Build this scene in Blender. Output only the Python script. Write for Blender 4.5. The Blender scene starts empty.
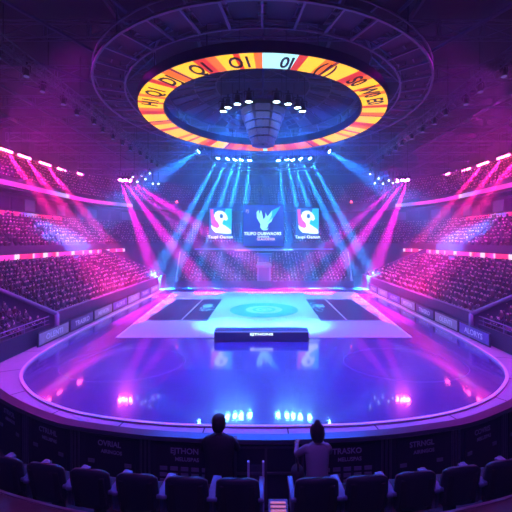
import bpy, bmesh, math, random
from mathutils import Vector, Matrix
random.seed(7)
S = bpy.context.scene
C = S.collection
PI = math.pi
EYE = 8.0

# ------------------------------------------------------------------ camera
cam_d = bpy.data.cameras.new('camera'); cam = bpy.data.objects.new('camera', cam_d); C.objects.link(cam)
cam.location = (0, 0, EYE); cam.rotation_euler = (PI/2, 0, 0)
cam_d.sensor_width = 36; cam_d.lens = 36*329/512
cam_d.shift_x = -8/512; cam_d.shift_y = -16/512
cam_d.clip_start = .05; cam_d.clip_end = 400
S.camera = cam
S.view_settings.view_transform = 'Standard'; S.view_settings.look = 'None'
S.view_settings.gamma = 1; S.view_settings.use_curve_mapping = False
S.view_settings.exposure = 0.0
S.cycles.use_denoising = True
S.cycles.max_bounces = 5; S.cycles.diffuse_bounces = 2; S.cycles.glossy_bounces = 3
S.cycles.volume_bounces = 0
S.cycles.use_light_tree = True
S.cycles.sample_clamp_indirect = 4.0

# ------------------------------------------------------------------ world: dark hall filled with thin haze
W = bpy.data.worlds.new('world'); S.world = W; W.use_nodes = True
nt = W.node_tree; nt.nodes.clear()
wo = nt.nodes.new('ShaderNodeOutputWorld'); bg = nt.nodes.new('ShaderNodeBackground')
bg.inputs['Color'].default_value = (.02, .01, .06, 1); bg.inputs['Strength'].default_value = .3
nt.links.new(bg.outputs[0], wo.inputs['Surface'])
vs = nt.nodes.new('ShaderNodeVolumeScatter'); vs.inputs['Density'].default_value = .0042
vs.inputs['Anisotropy'].default_value = 0.0
vs.inputs['Color'].default_value = (1, 1, 1, 1)
nt.links.new(vs.outputs[0], wo.inputs['Volume'])

# ------------------------------------------------------------------ lights
def aim(o, target):
    d = Vector(target) - o.location
    o.rotation_euler = d.to_track_quat('-Z', 'Y').to_euler()
def spot(name, loc, target, col, watts, deg, blend=.3, rad=.15):
    l = bpy.data.lights.new(name, 'SPOT'); l.energy = watts; l.color = col
    l.spot_size = math.radians(deg); l.spot_blend = blend; l.shadow_soft_size = rad
    o = bpy.data.objects.new(name, l); C.objects.link(o); o.location = loc; aim(o, target); return o
def area(name, loc, target, col, watts, sx, sy, spread=180):
    l = bpy.data.lights.new(name, 'AREA'); l.energy = watts; l.color = col; l.shape = 'RECTANGLE'
    l.size = sx; l.size_y = sy; l.spread = math.radians(spread)
    o = bpy.data.objects.new(name, l); C.objects.link(o); o.location = loc; aim(o, target); return o
MAG = (1, .02, .62); RED = (1, .02, .22); BLU = (.03, .16, 1); CYN = (.08, .55, 1); VIO = (.22, .04, 1)
# broad blue fill added under the roof, with no fixture of its own
area('roof_fill', (0, 40, 24.5), (0, 40, 0), (.02, .04, 1), 1800, 26, 40)
for s in (-1, 1):
    # magenta washes on the side stands, hung outside the long side trusses and facing outwards
    area('lower_stand_wash_light', (s*19.2, 44, 20.0), (s*28, 44, 5), (1, .01, .8), 5400, 1, 26, 90)
    area('near_stand_wash_light', (s*19.2, 22, 20.0), (s*21.5, 22, 3), (.6, .05, .7), 1100, 1, 10, 110)
    area('middle_stand_wash_light', (s*19.4, 50, 20.4), (s*32, 50, 9), (.8, .02, .7), 1100, 1, 34, 110)
    area('upper_stand_wash_light', (s*35, 50, 25.2), (s*39.5, 50, 18), (1, .05, .10), 2600, 1, 30, 120)
    area('rink_glow_fill', (s*18.0, 26, 20.0), (s*9, 22, 0), (.75, .004, .9), 1400, 2, 12, 80)  # added fill facing inwards, gives the rink floor its magenta glow
    area('rink_side_wash_light', (s*18.0, 40, 20.0), (s*11, 38, 0), (.06, .05, 1), 1200, 2, 16, 90)
# cold wash on the court and the far end
area('court_wash_light', (0, 39.5, 22.5), (0, 39.5, 0), (.03, .42, 1), 15000, 19, 11, 90)
area('court_key_light', (0, 38, 18.9), (0, 38, 0), (.15, 1, .9), 900, 6, 6, 60)
area('far_end_wash_light', (0, 48, 22.5), (0, 66, 6), (.01, .09, 1), 12000, 24, 1, 150)
area('rink_front_fill', (0, 27, 18.6), (0, 18, 0), (.008, .08, 1), 6500, 16, 1, 110)  # fill added to brighten the near rink and apron, no lamp there
area('foreground_fill', (0, 1.0, 11.5), (0, 5.2, 4.4), (.35, .08, 1), 180, 5, 1)  # unseen fill added above the camera to lift the dark foreground

# ------------------------------------------------------------------ materials
MATS = {}
def mat(name, col, rough=.6, metal=0, emit=None, es=0, coat=0, noise=0, nscale=8, spec=.5, bump=0):
    if name in MATS: return MATS[name]
    m = bpy.data.materials.new(name); m.use_nodes = True; t = m.node_tree; b = t.nodes['Principled BSDF']
    b.inputs['Base Color'].default_value = (*col, 1); b.inputs['Roughness'].default_value = rough
    b.inputs['Metallic'].default_value = metal; b.inputs['Coat Weight'].default_value = coat
    b.inputs['Specular IOR Level'].default_value = spec
    if emit: b.inputs['Emission Color'].default_value = (*emit, 1); b.inputs['Emission Strength'].default_value = es
    if noise or bump:
        tc = t.nodes.new('ShaderNodeTexCoord'); n = t.nodes.new('ShaderNodeTexNoise')
        n.inputs['Scale'].default_value = nscale; n.inputs['Detail'].default_value = 4
        t.links.new(tc.outputs['Object'], n.inputs['Vector'])
        if noise:
            r = t.nodes.new('ShaderNodeMapRange'); r.inputs[3].default_value = 1-noise; r.inputs[4].default_value = 1+noise
            t.links.new(n.outputs['Fac'], r.inputs[0])
            mx = t.nodes.new('ShaderNodeVectorMath'); mx.operation = 'SCALE'; mx.inputs[0].default_value = col
            t.links.new(r.outputs[0], mx.inputs['Scale']); t.links.new(mx.outputs[0], b.inputs['Base Color'])
        if bump:
            bp = t.nodes.new('ShaderNodeBump'); bp.inputs['Strength'].default_value = bump; bp.inputs['Distance'].default_value = .02
            t.links.new(n.outputs['Fac'], bp.inputs['Height']); t.links.new(bp.outputs[0], b.inputs['Normal'])
    MATS[name] = m; return m
def emit(name, col, s): return mat(name, (.02, .02, .02), .5, emit=col, es=s)

M_conc = mat('terrace concrete', (.10, .10, .13), .85, noise=.2, nscale=2)
M_dark = mat('dark painted metal', (.025, .025, .035), .45, .3)
M_truss = mat('dull aluminium truss', (.16, .16, .22), .4, .6)
M_ceil = mat('dark ceiling deck', (.07, .06, .09), .9, noise=.25, nscale=.6)
M_wall = mat('dark hall wall', (.07, .06, .09), .9, noise=.2, nscale=.5)
M_white = mat('white paint', (.75, .75, .8), .4)
M_apron = mat('pale apron deck', (.34, .32, .38), .5, noise=.12, nscale=1.5)
M_rubber = mat('black rubber', (.015, .015, .02), .7)
M_steelrail = mat('painted handrail', (.3, .3, .45), .35, .4)

# ------------------------------------------------------------------ mesh helpers
def tag(o, label=None, cat=None, group=None, kind=None):
    if label: o['label'] = label
    if cat: o['category'] = cat
    if group: o['group'] = group
    if kind: o['kind'] = kind
    return o
def obj(name, bm, mats, parent=None, smooth=False, loc=None):
    me = bpy.data.meshes.new(name)
    if isinstance(bm, bmesh.types.BMesh):
        bm.normal_update(); bm.to_mesh(me); bm.free()
    else:
        me = bm
    if not isinstance(mats, (list, tuple)): mats = [mats]
    if not me.materials:
        for m in mats: me.materials.append(m)
    if smooth:
        for p in me.polygons: p.use_smooth = True
    o = bpy.data.objects.new(name, me); C.objects.link(o)
    if parent: o.parent = parent
    if loc: o.location = loc
    return o
def empty(name, loc=(0, 0, 0), rz=0):
    o = bpy.data.objects.new(name, None); C.objects.link(o); o.location = loc; o.rotation_euler = (0, 0, rz); o.empty_display_size = .2
    return o
def box(bm, x0, x1, y0, y1, z0, z1, mi=0, bev=0, M=None):
    r = bmesh.ops.create_cube(bm, size=1)
    vs_ = r['verts']
    for v in vs_:
        v.co = Vector(((x0+x1)/2 + v.co.x*(x1-x0), (y0+y1)/2 + v.co.y*(y1-y0), (z0+z1)/2 + v.co.z*(z1-z0)))
    fs = set(f for v in vs_ for f in v.link_faces)
    if bev:
        es = list(set(e for v in vs_ for e in v.link_edges))
        rr = bmesh.ops.bevel(bm, geom=es, offset=bev, segments=2, affect='EDGES', profile=.7)
        fs = set(rr['faces']) | set(f for f in fs if f.is_valid)
        vs_ = list(set(v for f in fs for v in f.verts))
    if M is not None:
        for v in vs_: v.co = M @ v.co
    for f in fs: f.material_index = mi
def bar(bm, a, b, r=.05, n=6, mi=0, r2=None):
    a = Vector(a); b = Vector(b); d = b-a
    if d.length < 1e-6: return
    q = d.to_track_quat('Z', 'Y'); r2 = r if r2 is None else r2
    A = []; B = []
    for i in range(n):
        t = 2*PI*(i+.5)/n; e = q @ Vector((math.cos(t), math.sin(t), 0))
        A.append(bm.verts.new(a+e*r)); B.append(bm.verts.new(b+e*r2))
    for i in range(n):
        f = bm.faces.new((A[i], A[(i+1) % n], B[(i+1) % n], B[i])); f.material_index = mi
    f = bm.faces.new(A[::-1]); f.material_index = mi
    f = bm.faces.new(B); f.material_index = mi
def quad(bm, a, b, c, d, mi=0):
    f = bm.faces.new([bm.verts.new(Vector(p)) for p in (a, b, c, d)]); f.material_index = mi; return f
def sweep(bm, path, prof, mi=0, closed=False, capped=True):
    """prof: [(offset outward, z)] closed polygon; path: [(x,y,nx,ny)]"""
    rings = [[bm.verts.new((x+nx*o, y+ny*o, z)) for o, z in prof] for x, y, nx, ny in path]
    n = len(prof); R = len(rings)
    for i in range(R if closed else R-1):
        a = rings[i]; b = rings[(i+1) % R]
        for k in range(n):
            f = bm.faces.new((a[k], a[(k+1) % n], b[(k+1) % n], b[k])); f.material_index = mi
    if not closed and capped:
        f = bm.faces.new(rings[0][::-1]); f.material_index = mi
        f = bm.faces.new(rings[-1]); f.material_index = mi
def loft(bm, rings, mi=0, cap=True):
    R = [[bm.verts.new(p) for p in r] for r in rings]; n = len(R[0])
    for i in range(len(R)-1):
        for k in range(n):
            f = bm.faces.new((R[i][k], R[i][(k+1) % n], R[i+1][(k+1) % n], R[i+1][k])); f.material_index = mi
    if cap:
        f = bm.faces.new(R[0][::-1]); f.material_index = mi
        f = bm.faces.new(R[-1]); f.material_index = mi
def ell(cx, cy, cz, rx, ry, n=12, rot=0):
    return [(cx+rx*math.cos(2*PI*k/n+rot), cy+ry*math.sin(2*PI*k/n+rot), cz) for k in range(n)]
def text(name, s, size, m, parent=None, M=None, ext=.004, align='CENTER'):
    c = bpy.data.curves.new(name, 'FONT'); c.body = s; c.size = size; c.extrude = ext; c.offset = size*.02
    c.align_x = align; c.align_y = 'CENTER'; c.materials.append(m); c.resolution_u = 3
    o = bpy.data.objects.new(name, c); C.objects.link(o)
    ev = o.evaluated_get(bpy.context.evaluated_depsgraph_get()); me = bpy.data.meshes.new_from_object(ev)
    bpy.data.objects.remove(o); bpy.data.curves.remove(c)
    if not me.materials: me.materials.append(m)
    o = bpy.data.objects.new(name, me); C.objects.link(o)
    if parent: o.parent = parent
    if M is not None: o.matrix_local = M
    return o
FACE = Matrix.Rotation(PI/2, 4, 'X')             # text lying in XY -> upright, readable from -Y

# ------------------------------------------------------------------ bowl geometry
CX, CY = 16.5, 60.0
def bowl(o, y0=4.0, y1=None, side=None, step=1.5):
    """inward-facing polyline of the bowl at offset o; side None = whole, -1/1 = one half up to y1"""
    X = 17+o; r = .5+o; L = []
    ys = CY if y1 is None else min(y1, CY)
    n = max(1, int((ys-y0)/step))
    for i in range(n+1): L.append((-X, y0+(ys-y0)*i/n, -1, 0))
    if y1 is None:
        m = max(3, int(r*PI/2/step))
        for i in range(1, m+1):
            a = PI - PI/2*i/m; L.append((-CX+r*math.cos(a), CY+r*math.sin(a), math.cos(a), math.sin(a)))
        m = int(2*CX/step)
        for i in range(1, m+1): L.append((-CX+2*CX*i/m, CY+r, 0, 1))
        m = max(3, int(r*PI/2/step))
        for i in range(1, m+1):
            a = PI/2 - PI/2*i/m; L.append((CX+r*math.cos(a), CY+r*math.sin(a), math.cos(a), math.sin(a)))
        for i in range(1, n+1): L.append((X, CY-(CY-y0)*i/n, 1, 0))
    if side == 1: L = [(-x, y, -nx, ny) for x, y, nx, ny in L][::-1]
    return L
def zero(path): return path

# floor -------------------------------------------------------------
RINK = [(0, 14), (2, 14.03), (4.1, 14.15), (6.75, 14.6), (8.9, 15.25), (11.15, 16.4), (12.9, 17.8), (14.3, 19.4), (15.2, 21.3), (15.65, 23.6), (15.9, 27), (16, 33), (16, 40), (16, 47), (15.9, 52.6)]
def smooth_pts(P, k=4):
    out = []
    for i in range(len(P)-1):
        p0 = Vector(P[max(i-1, 0)]); p1 = Vector(P[i]); p2 = Vector(P[i+1]); p3 = Vector(P[min(i+2, len(P)-1)])
        if i == 0: p0 = Vector((-p2.x, p2.y))
        for j in range(k):
            t = j/k
            out.append(tuple(.5*((2*p1)+(-p0+p2)*t+(2*p0-5*p1+4*p2-p3)*t*t+(-p0+3*p1-3*p2+p3)*t**3)))
    out.append(P[-1]); return out
RH = smooth_pts(RINK)
RINKP = [(-x, y) for x, y in RH[::-1]] + RH[1:]
def with_normals(P):
    out = []
    for i, (x, y) in enumerate(P):
        a = Vector(P[max(i-1, 0)]); b = Vector(P[min(i+1, len(P)-1)]); d = (b-a).normalized()
        out.append((x, y, d.y, -d.x))
    return out
RN = with_normals(RINKP)      # normals point outwards (left->near->right)
bm = bmesh.new()
quad(bm, (-45, -14, -.06), (45, -14, -.06), (45, 92, -.06), (-45, 92, -.06))
tag(obj('floor', bm, mat('arena slab', (.12, .11, .16), .7, noise=.2, nscale=.4)), kind='structure')
# rink surface
M_rink = mat('glossy rink surface', (.06, .07, .30), .2, spec=.9, coat=1)
b = M_rink.node_tree.nodes['Principled BSDF']; b.inputs['Coat Roughness'].default_value = .055; b.inputs['Coat IOR'].default_value = 2.5
t = M_rink.node_tree; tc = t.nodes.new('ShaderNodeTexCoord'); nz = t.nodes.new('ShaderNodeTexNoise'); nz.inputs['Scale'].default_value = 1.1; nz.inputs['Detail'].default_value = 5
t.links.new(tc.outputs['Object'], nz.inputs['Vector'])
mr = t.nodes.new('ShaderNodeMapRange'); mr.inputs[3].default_value = .14; mr.inputs[4].default_value = .28
t.links.new(nz.outputs['Fac'], mr.inputs[0]); t.links.new(mr.outputs[0], b.inputs['Roughness'])
bm = bmesh.new()
bm.faces.new([bm.verts.new((x, y, 0)) for x, y in RINKP])
tag(obj('floor', bm, M_rink), kind='structure')
# apron around the rink
bm = bmesh.new()
sweep(bm, RN, [(0, -.05), (0, .05), (4.5, .05), (4.5, -.05)], 0)
tag(obj('floor', bm, M_apron), kind='structure')
bm = bmesh.new(); sweep(bm, RN, [(-.06, .0), (-.06, .12), (.10, .12), (.10, .0)])
tag(obj('trim_1', bm, M_white), kind='structure')
# seams between the apron panels
bm = bmesh.new()
acc = 0
for i in range(1, len(RN)):
    acc += (Vector(RN[i][:2])-Vector(RN[i-1][:2])).length
    if acc > 3.2:
        acc = 0; x, y, nx, ny = RN[i]; tx, ty = -ny, nx
        quad(bm, (x+nx*.1-tx*.035, y+ny*.1-ty*.035, .056), (x+nx*4.4-tx*.035, y+ny*4.4-ty*.035, .056), (x+nx*4.4+tx*.035, y+ny*4.4+ty*.035, .056), (x+nx*.1+tx*.035, y+ny*.1+ty*.035, .056))
tag(obj('trim_2', bm, M_rubber), kind='structure')
# far end strip, coloured dark so the landing blue beams stay soft
bm = bmesh.new(); box(bm, -16, 16, 52.4, 55, -.05, .04); tag(obj('floor', bm, mat('darkened end strip', (.03, .03, .07), .9)), kind='structure')

# rink markings: thin painted arcs
M_line = mat('pale line paint', (.26, .25, .4), .4)
def ring_line(bm, cx, cy, r, w, a0, a1, z=.006, n=48, ry=None):
    ry = ry or r
    for i in range(n):
        a = a0+(a1-a0)*i/n; c = a0+(a1-a0)*(i+1)/n
        quad(bm, (cx+(r-w)*math.cos(a), cy+(ry-w)*math.sin(a), z), (cx+r*math.cos(a), cy+ry*math.sin(a), z), (cx+r*math.cos(c), cy+ry*math.sin(c), z), (cx+(r-w)*math.cos(c), cy+(ry-w)*math.sin(c), z))
for s in (-1, 1):
    bm = bmesh.new(); ring_line(bm, s*9.1, 21.4, 3.9, .03, 0, 2*PI, ry=2.9)
    quad(bm, (s*12.2, 21.7, .006), (s*12.26, 21.7, .006), (s*11.1, 25.6, .006), (s*11.04, 25.6, .006)) if s < 0 else quad(bm, (s*12.26, 21.7, .006), (s*12.2, 21.7, .006), (s*11.04, 25.6, .006), (s*11.1, 25.6, .006))
    tag(obj('floor_marking', bm, M_line), 'thin pale circle painted on the %s front of the glossy rink' % ('left' if s < 0 else 'right'), 'floor marking')

# court mat
ct = empty('court_mat', (0, 39, 0)); tag(ct, 'pale cyan lit court mat with white border laid on the rink', 'court')
def Q(bm, pts, z, mi=0):
    f = bm.faces.new([bm.verts.new((x, y-39, z)) for x, y in pts]); f.material_index = mi
def P3(x0, y0, x1, y1, h, z0, z1, bm, mi=0): box(bm, x0, x1, y0-39, y1-39, z0, z1, mi)
def court_x(y): return 12.15+(y-26.9)*(13.9-12.15)/(50.6-26.9)
bm = bmesh.new()
loft(bm, [[(-court_x(y)if False else sx*court_x(y), y-39, z) for sx, y in ((-1, 26.9), (1, 26.9), (1, 50.6), (-1, 50.6))] for z in (.004, .03)])
obj('mat_surface', bm, mat('court mat', (.42, .5, .55), .38, noise=.12, nscale=3, spec=.5), ct)
bm = bmesh.new(); w = .16
for (ax, ay), (bx, by) in (((-1, 26.9), (1, 26.9)), ((1, 26.9), (1, 50.6)), ((1, 50.6), (-1, 50.6)), ((-1, 50.6), (-1, 26.9))):
    a = Vector((ax*court_x(ay), ay-39, .036)); b_ = Vector((bx*court_x(by), by-39, .036)); d = (b_-a).normalized(); nrm = Vector((-d.y, d.x, 0))*w
    quad(bm, a, b_, b_+nrm-d*w, a+nrm+d*w)
obj('border_line', bm, M_white, ct)
def disc(bm, cx, cy, r, z, n=40, mi=0, ri=None):
    if ri is None:
        f = bm.faces.new([bm.verts.new((cx+r*math.cos(2*PI*k/n), cy+r*math.sin(2*PI*k/n), z)) for k in range(n)]); f.material_index = mi
    else:
        for k in range(n):
            a, c = 2*PI*k/n, 2*PI*(k+1)/n
            quad(bm, (cx+ri*math.cos(a), cy+ri*math.sin(a), z), (cx+r*math.cos(a), cy+r*math.sin(a), z), (cx+r*math.cos(c), cy+r*math.sin(c), z), (cx+ri*math.cos(c), cy+ri*math.sin(c), z), mi)
bm = bmesh.new(); disc(bm, 0, -1.3, 3.9, .036, ri=2.1); 
em = obj('centre_circle', bm, mat('teal court paint', (.03, .36, .42), .4), ct)
bm = bmesh.new(); disc(bm, 0, -1.3, 1.35, .036, ri=.95); ring_line(bm, 0, -1.3, .6, .3, .4, 4.6, .038, 20); quad(bm, (.2, -1.9, .038), (1.3, -1.75, .038), (1.3, -1.4, .038), (.2, -1.5, .038))
obj('centre_emblem', bm, mat('teal emblem paint', (.04, .42, .48), .4), ct)
# two dark playing areas with lengthwise line and pale emblem
M_zone = mat('navy playing area', (.018, .03, .09), .3, spec=.6)
for s in (-1, 1):
    nm = 'left' if s < 0 else 'right'
    z_ = empty('playing_area', (s*8.65, 38.3, 0)); tag(z_, 'dark navy rectangle with white line on the %s half of the court' % nm, 'playing area')
    bm = bmesh.new(); box(bm, -3.02, 3.02, -5.8, 5.9, .031, .06); obj('area_mat', bm, M_zone, z_)
    bm = bmesh.new(); box(bm, -s*.45-.07, -s*.45+.07, -5.6, 5.8, .061, .064)
    box(bm, -3.0, 3.0, -5.78, -5.66, .061, .064); box(bm, -3, 3, 5.78, 5.86, .061, .064)
    obj('area_line', bm, M_white, z_)
    bm = bmesh.new()
    for k in range(9):
        u = -2.2*s+random.uniform(-.55, .55); v = random.uniform(-1.5, 3.6)
        ring_line(bm, u, v, random.uniform(.25, .7), .16, random.uniform(0, 3), random.uniform(3.5, 6), .066, 10)
    box(bm, -1.9*s-.5, -1.9*s+.5, .6, 2.2, .062, .066)
    obj('area_emblem', bm, mat('pale blue emblem paint', (.35, .6, .75), .4), z_)

# low LED board in front of the court
bd = empty('led_board', (-.2, 26.0, 0)); tag(bd, 'long low dark board with white lettering at the front edge of court', 'board')
bm = bmesh.new()
pts = [(-.12, 0), (-.12, .72), (.12, .86), (.9, .86), (1.0, .74), (1.0, 0)]
loft(bm, [[(x, y, z) for y, z in pts] for x in (-3.72, 3.72)]); bmesh.ops.recalc_face_normals(bm, faces=bm.faces)
obj('cabinet', bm, mat('navy board cabinet', (.03, .035, .10), .35), bd)
bm = bmesh.new(); box(bm, -3.62, 3.62, -.135, -.12, .08, .66); obj('front_panel', bm, mat('board face', (.02, .03, .12), .2, emit=(.05, .04, .5), es=.12), bd)
bm = bmesh.new(); box(bm, -3.7, 3.7, -.1, .0, .74, .77, M=Matrix.Rotation(0, 4, 'X')); obj('edge_strip', bm, emit('pale violet strip', (.3, .35, 1), .8), bd)
text('lettering', 'EJTHONS', .26, emit('white lettering', (.7, .95, 1), 2.2), bd, Matrix.Translation((0, -.14, .58)) @ FACE @ Matrix.Scale(1.7, 4, (1, 0, 0)))

# ------------------------------------------------------------------ hall shell
bm = bmesh.new(); quad(bm, (-45, -14, 26.5), (-45, 92, 26.5), (45, 92, 26.5), (45, -14, 26.5)); tag(obj('ceiling', bm, M_ceil), kind='structure')
for nm, p in (('wall_left', ((-43, -14), (-43, 92))), ('wall_right', ((43, 92), (43, -14))), ('wall_far', ((-45, 88), (45, 88))), ('wall_near', ((45, -12), (-45, -12)))):
    (ax, ay), (bx, by) = p; bm = bmesh.new()
    d = Vector((by-ay, -(bx-ax), 0)).normalized()*(-.3)
    loft(bm, [[(ax, ay, z), (bx, by, z), (bx+d.x, by+d.y, z), (ax+d.x, ay+d.y, z)] for z in (-.06, 26.5)])
    bmesh.ops.recalc_face_normals(bm, faces=bm.faces); tag(obj(nm, bm, M_wall), kind='structure')

# ------------------------------------------------------------------ stands
SEATS = []      # (x, y, z, heading, zone)
def terrace(bm, rows, y0, y1, o0, dz, z0, do, side, base=None):
    for i in range(rows):
        o = o0+i*do; z = z0+i*dz
        if side is None: P = bowl(0, y0)
        X = 17+o
        prof_z0 = (z-.6) if base is None else base
        if side is None:
            # sweep with true offset curve
            P = [(x-nx*0, y-ny*0, nx, ny) for x, y, nx, ny in bowl(o, y0)]
            # bowl() has offset-dependent sampling; profile offsets are relative
            sweep(bm, P, [(0, prof_z0), (0, z), (do, z), (do, prof_z0)])
        else:
            P = [(side*X, y0, side, 0), (side*X, y1, side, 0)]
            if side > 0: P = P[::-1]
            sweep(bm, P, [(0, prof_z0), (0, z), (do, z), (do, prof_z0)])
def seat_rows(rows, o0, dz, z0, do, zone, y0, y1=None, pitch=.6, aisle=9.0, fill=.97, side=None):
    for i in range(rows):
        o = o0+i*do+do*.62; z = z0+i*dz
        P = bowl(o, y0, y1, side) if side else bowl(o, y0)
        if side: P = [(side*(17+o), y0, side, 0), (side*(17+o), y1, side, 0)]
        s = 0; nxt = .3
        for k in range(len(P)-1):
            a = Vector(P[k][:2]); b = Vector(P[k+1][:2]); L = (b-a).length
            while nxt < s+L:
                t = (nxt-s)/L; p = a.lerp(b, t); n = Vector(P[k][2:]).lerp(Vector(P[k+1][2:]), t).normalized()
                yy = p.y if abs(p.x) > CX else 60+p.x*.9
                if (yy-y0) % aisle > 1.0 and random.random() < fill:
                    SEATS.append((p.x+n.x*random.uniform(-.14, .1), p.y+random.uniform(-.14, .14), z, math.atan2(-n.y, -n.x)-PI/2, zone))
                nxt += pitch
            s += L
DO, DZ = .85, .335
for s in (-1, 1):
    nm = 'left' if s < 0 else 'right'
    # lower side stand
    bm = bmesh.new(); terrace(bm, 13, 27, 57, .5, DZ, 1.35, DO, s, base=0.0)
    st = tag(obj('grandstand', bm, M_conc), 'lower %s grandstand packed with magenta lit spectators beside the court' % nm, 'grandstand')
    seat_rows(11, .5, DZ, 1.35, DO, 'lower '+nm, 27.3, 56.6, side=s, aisle=9.3)
    # front wall of the stand with coping rail
    bm = bmesh.new(); box(bm, s*17.15-.12, s*17.15+.12, 27, 57, 0, 2.0); obj('front_wall', bm, mat('front wall paint', (.06, .07, .14), .5, noise=.3, nscale=3), st)
    bm = bmesh.new(); bar(bm, (s*17.15, 27, 2.08), (s*17.15, 57, 2.08), .06, 8); obj('front_rail', bm, M_steelrail, st)
    # sloping end parapet with a thick rail
    for yy in (26.7, 57.0):
        bm = bmesh.new(); loft(bm, [[(s*17.0, y, 0), (s*17.0, y, 2.0), (s*28.6, y, 2.0+4.75), (s*28.6, y, 0)] for y in (yy, yy+.3)])
        bmesh.ops.recalc_face_normals(bm, faces=bm.faces); obj('end_parapet', bm, mat('parapet paint', (.10, .10, .20), .5, noise=.2, nscale=2), st)
    bm = bmesh.new(); bar(bm, (s*16.8, 26.7, 2.0), (s*28.6, 26.7, 6.95), .17, 10); bar(bm, (s*16.8, 26.7, 2.0), (s*16.8, 26.7, .1), .17, 10)
    obj('parapet_rail', bm, M_steelrail, st, True)
    # near lower stand
    bm = bmesh.new(); terrace(bm, 13, 8, 26.3, .4, DZ, .9, DO, s, base=0)
    st = tag(obj('grandstand', bm, M_conc), 'near %s corner grandstand in dim light, closest to camera' % nm, 'grandstand')
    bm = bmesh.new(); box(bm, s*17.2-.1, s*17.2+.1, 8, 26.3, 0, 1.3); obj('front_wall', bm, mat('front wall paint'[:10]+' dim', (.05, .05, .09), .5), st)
    bm = bmesh.new()
    for k in range(9): bar(bm, (s*17.2, 8.2+k*2.2, 1.3), (s*17.2, 8.2+k*2.2, 1.9), .035, 6)
    bar(bm, (s*17.2, 8, 1.9), (s*17.2, 26.3, 1.9), .045, 6); bar(bm, (s*17.2, 8, 1.6), (s*17.2, 26.3, 1.6), .025, 6)
    obj('front_rail', bm, M_steelrail, st)
    seat_rows(13, .4, DZ, .9, DO, 'near '+nm, 10, 26.2, side=s, aisle=7)
# middle and upper tiers round the whole bowl
bm = bmesh.new(); terrace(bm, 9, 6, None, 11.6, .52, 6.7, DO, None)
st2 = tag(obj('grandstand', bm, M_conc), 'middle tier of stands running round the whole bowl above the pink ribbon screens', 'grandstand')
bm = bmesh.new(); sweep(bm, bowl(11.3, 6), [(0, 0), (0, 7.35), (.3, 7.35), (.3, 0)]); obj('front_fascia', bm, mat('fascia paint', (.05, .05, .08), .5), st2)
seat_rows(9, 11.6, .52, 6.7, DO, 'middle', 20)
bm = bmesh.new(); terrace(bm, 8, 6, None, 17.5, .70, 15.9, .8, None)
st3 = tag(obj('grandstand', bm, M_conc), 'steep upper tier of stands below the row of red lamps', 'grandstand')
bm = bmesh.new(); sweep(bm, bowl(17.2, 6), [(0, 14.9), (0, 16.5), (.3, 16.5), (.3, 14.9)]); sweep(bm, bowl(17.4, 6), [(0, 14.9), (0, 15.2), (7, 15.2), (7, 14.9)])
obj('front_fascia', bm, mat('fascia paint', (.05, .05, .08), .5), st3)
seat_rows(8, 17.5, .70, 15.9, .8, 'upper', 24)
# suites between the tiers
bm = bmesh.new(); sweep(bm, bowl(20.2, 6), [(0, 11.2), (0, 15.0), (.3, 15.0), (.3, 11.2)]); tag(obj('wall_suite', bm, mat('suite wall paint', (.05, .045, .08), .5)), kind='structure')
P = bowl(20.0, 20, step=2.6); k = 0
for i in range(len(P)-1):
    x, y, nx, ny = P[i]; k += 1
    if abs(nx) < .7: continue
    bm = bmesh.new(); tx, ty = -ny, nx; a = Vector((x, y, 0)); T = Vector((tx, ty, 0))
    loft(bm, [[tuple(a+T*-1.1+Vector((0, 0, z))), tuple(a+T*1.1+Vector((0, 0, z))), tuple(a+T*1.1+Vector((nx*.12, ny*.12, z))), tuple(a+T*-1.1+Vector((nx*.12, ny*.12, z)))] for z in (12.5, 14.3)])
    bmesh.ops.recalc_face_normals(bm, faces=bm.faces)
    tag(obj('window_%d' % k, bm, mat('suite glass lit', (.2, .2, .3), .2, emit=(.5, .3, .9), es=.04) if i % 3 == 0 else mat('suite glass dark', (.05, .05, .1), .12)), kind='structure')
# upper wall behind tier three
bm = bmesh.new(); sweep(bm, bowl(24.2, 6), [(0, 15), (0, 22.6), (.3, 22.6), (.3, 15)]); tag(obj('wall_upper', bm, M_wall), kind='structure')

# far stand
bm = bmesh.new()
FR = 12
for i in range(FR):
    y = 55.2+i*.85; z = .5+i*.35; hw = 14.6+i*.16
    box(bm, -hw, hw, y, y+.85, 0, z)
    for kx in range(-int(hw/.6)+1, int(hw/.6)):
        x = kx*.6
        if abs(x) < 1.2 or 7.3 < abs(x) < 8.2 or random.random() < .04: continue
        SEATS.append((x+random.uniform(-.05, .05), y+.5, z, PI, 'far'))
fs = tag(obj('grandstand', bm, M_conc), 'far end grandstand in blue haze behind the court', 'grandstand')
bm = bmesh.new(); box(bm, -15, 15, 54.9, 55.1, 0, 1.15); obj('front_wall', bm, mat('front wall paint', (.06, .07, .14), .5), fs)
bm = bmesh.new()
for s in (-1, 1): bar(bm, (s*14.75, 55.1, 1.3), (s*16.7, 65.4, 5.6), .12, 8)
obj('end_rail', bm, mat('pale rail paint', (.4, .45, .6), .4), fs)
# tunnel portal in the middle
pt = empty('entrance_portal', (0, 55.6, 0)); tag(pt, 'pale blue entrance tunnel portal in the middle of the far stand', 'entrance')
bm = bmesh.new(); box(bm, -1.15, -.85, -.6, 9.6, 0, 3.4); box(bm, .85, 1.15, -.6, 9.6, 0, 3.4); box(bm, -1.3, 1.3, -.7, 9.6, 3.4, 3.75); obj('frame', bm, mat('portal paint', (.25, .3, .45), .5), pt)
bm = bmesh.new(); box(bm, -.85, .85, -.2, 0, .0, 3.4); obj('door_panel', bm, mat('portal door', (.12, .18, .35), .4), pt)
bm = bmesh.new(); box(bm, -1.6, 1.6, 8, 9.6, 3.76, 5.4); obj('upper_booth', bm, mat('booth paint', (.15, .18, .3), .5), pt)

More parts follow.
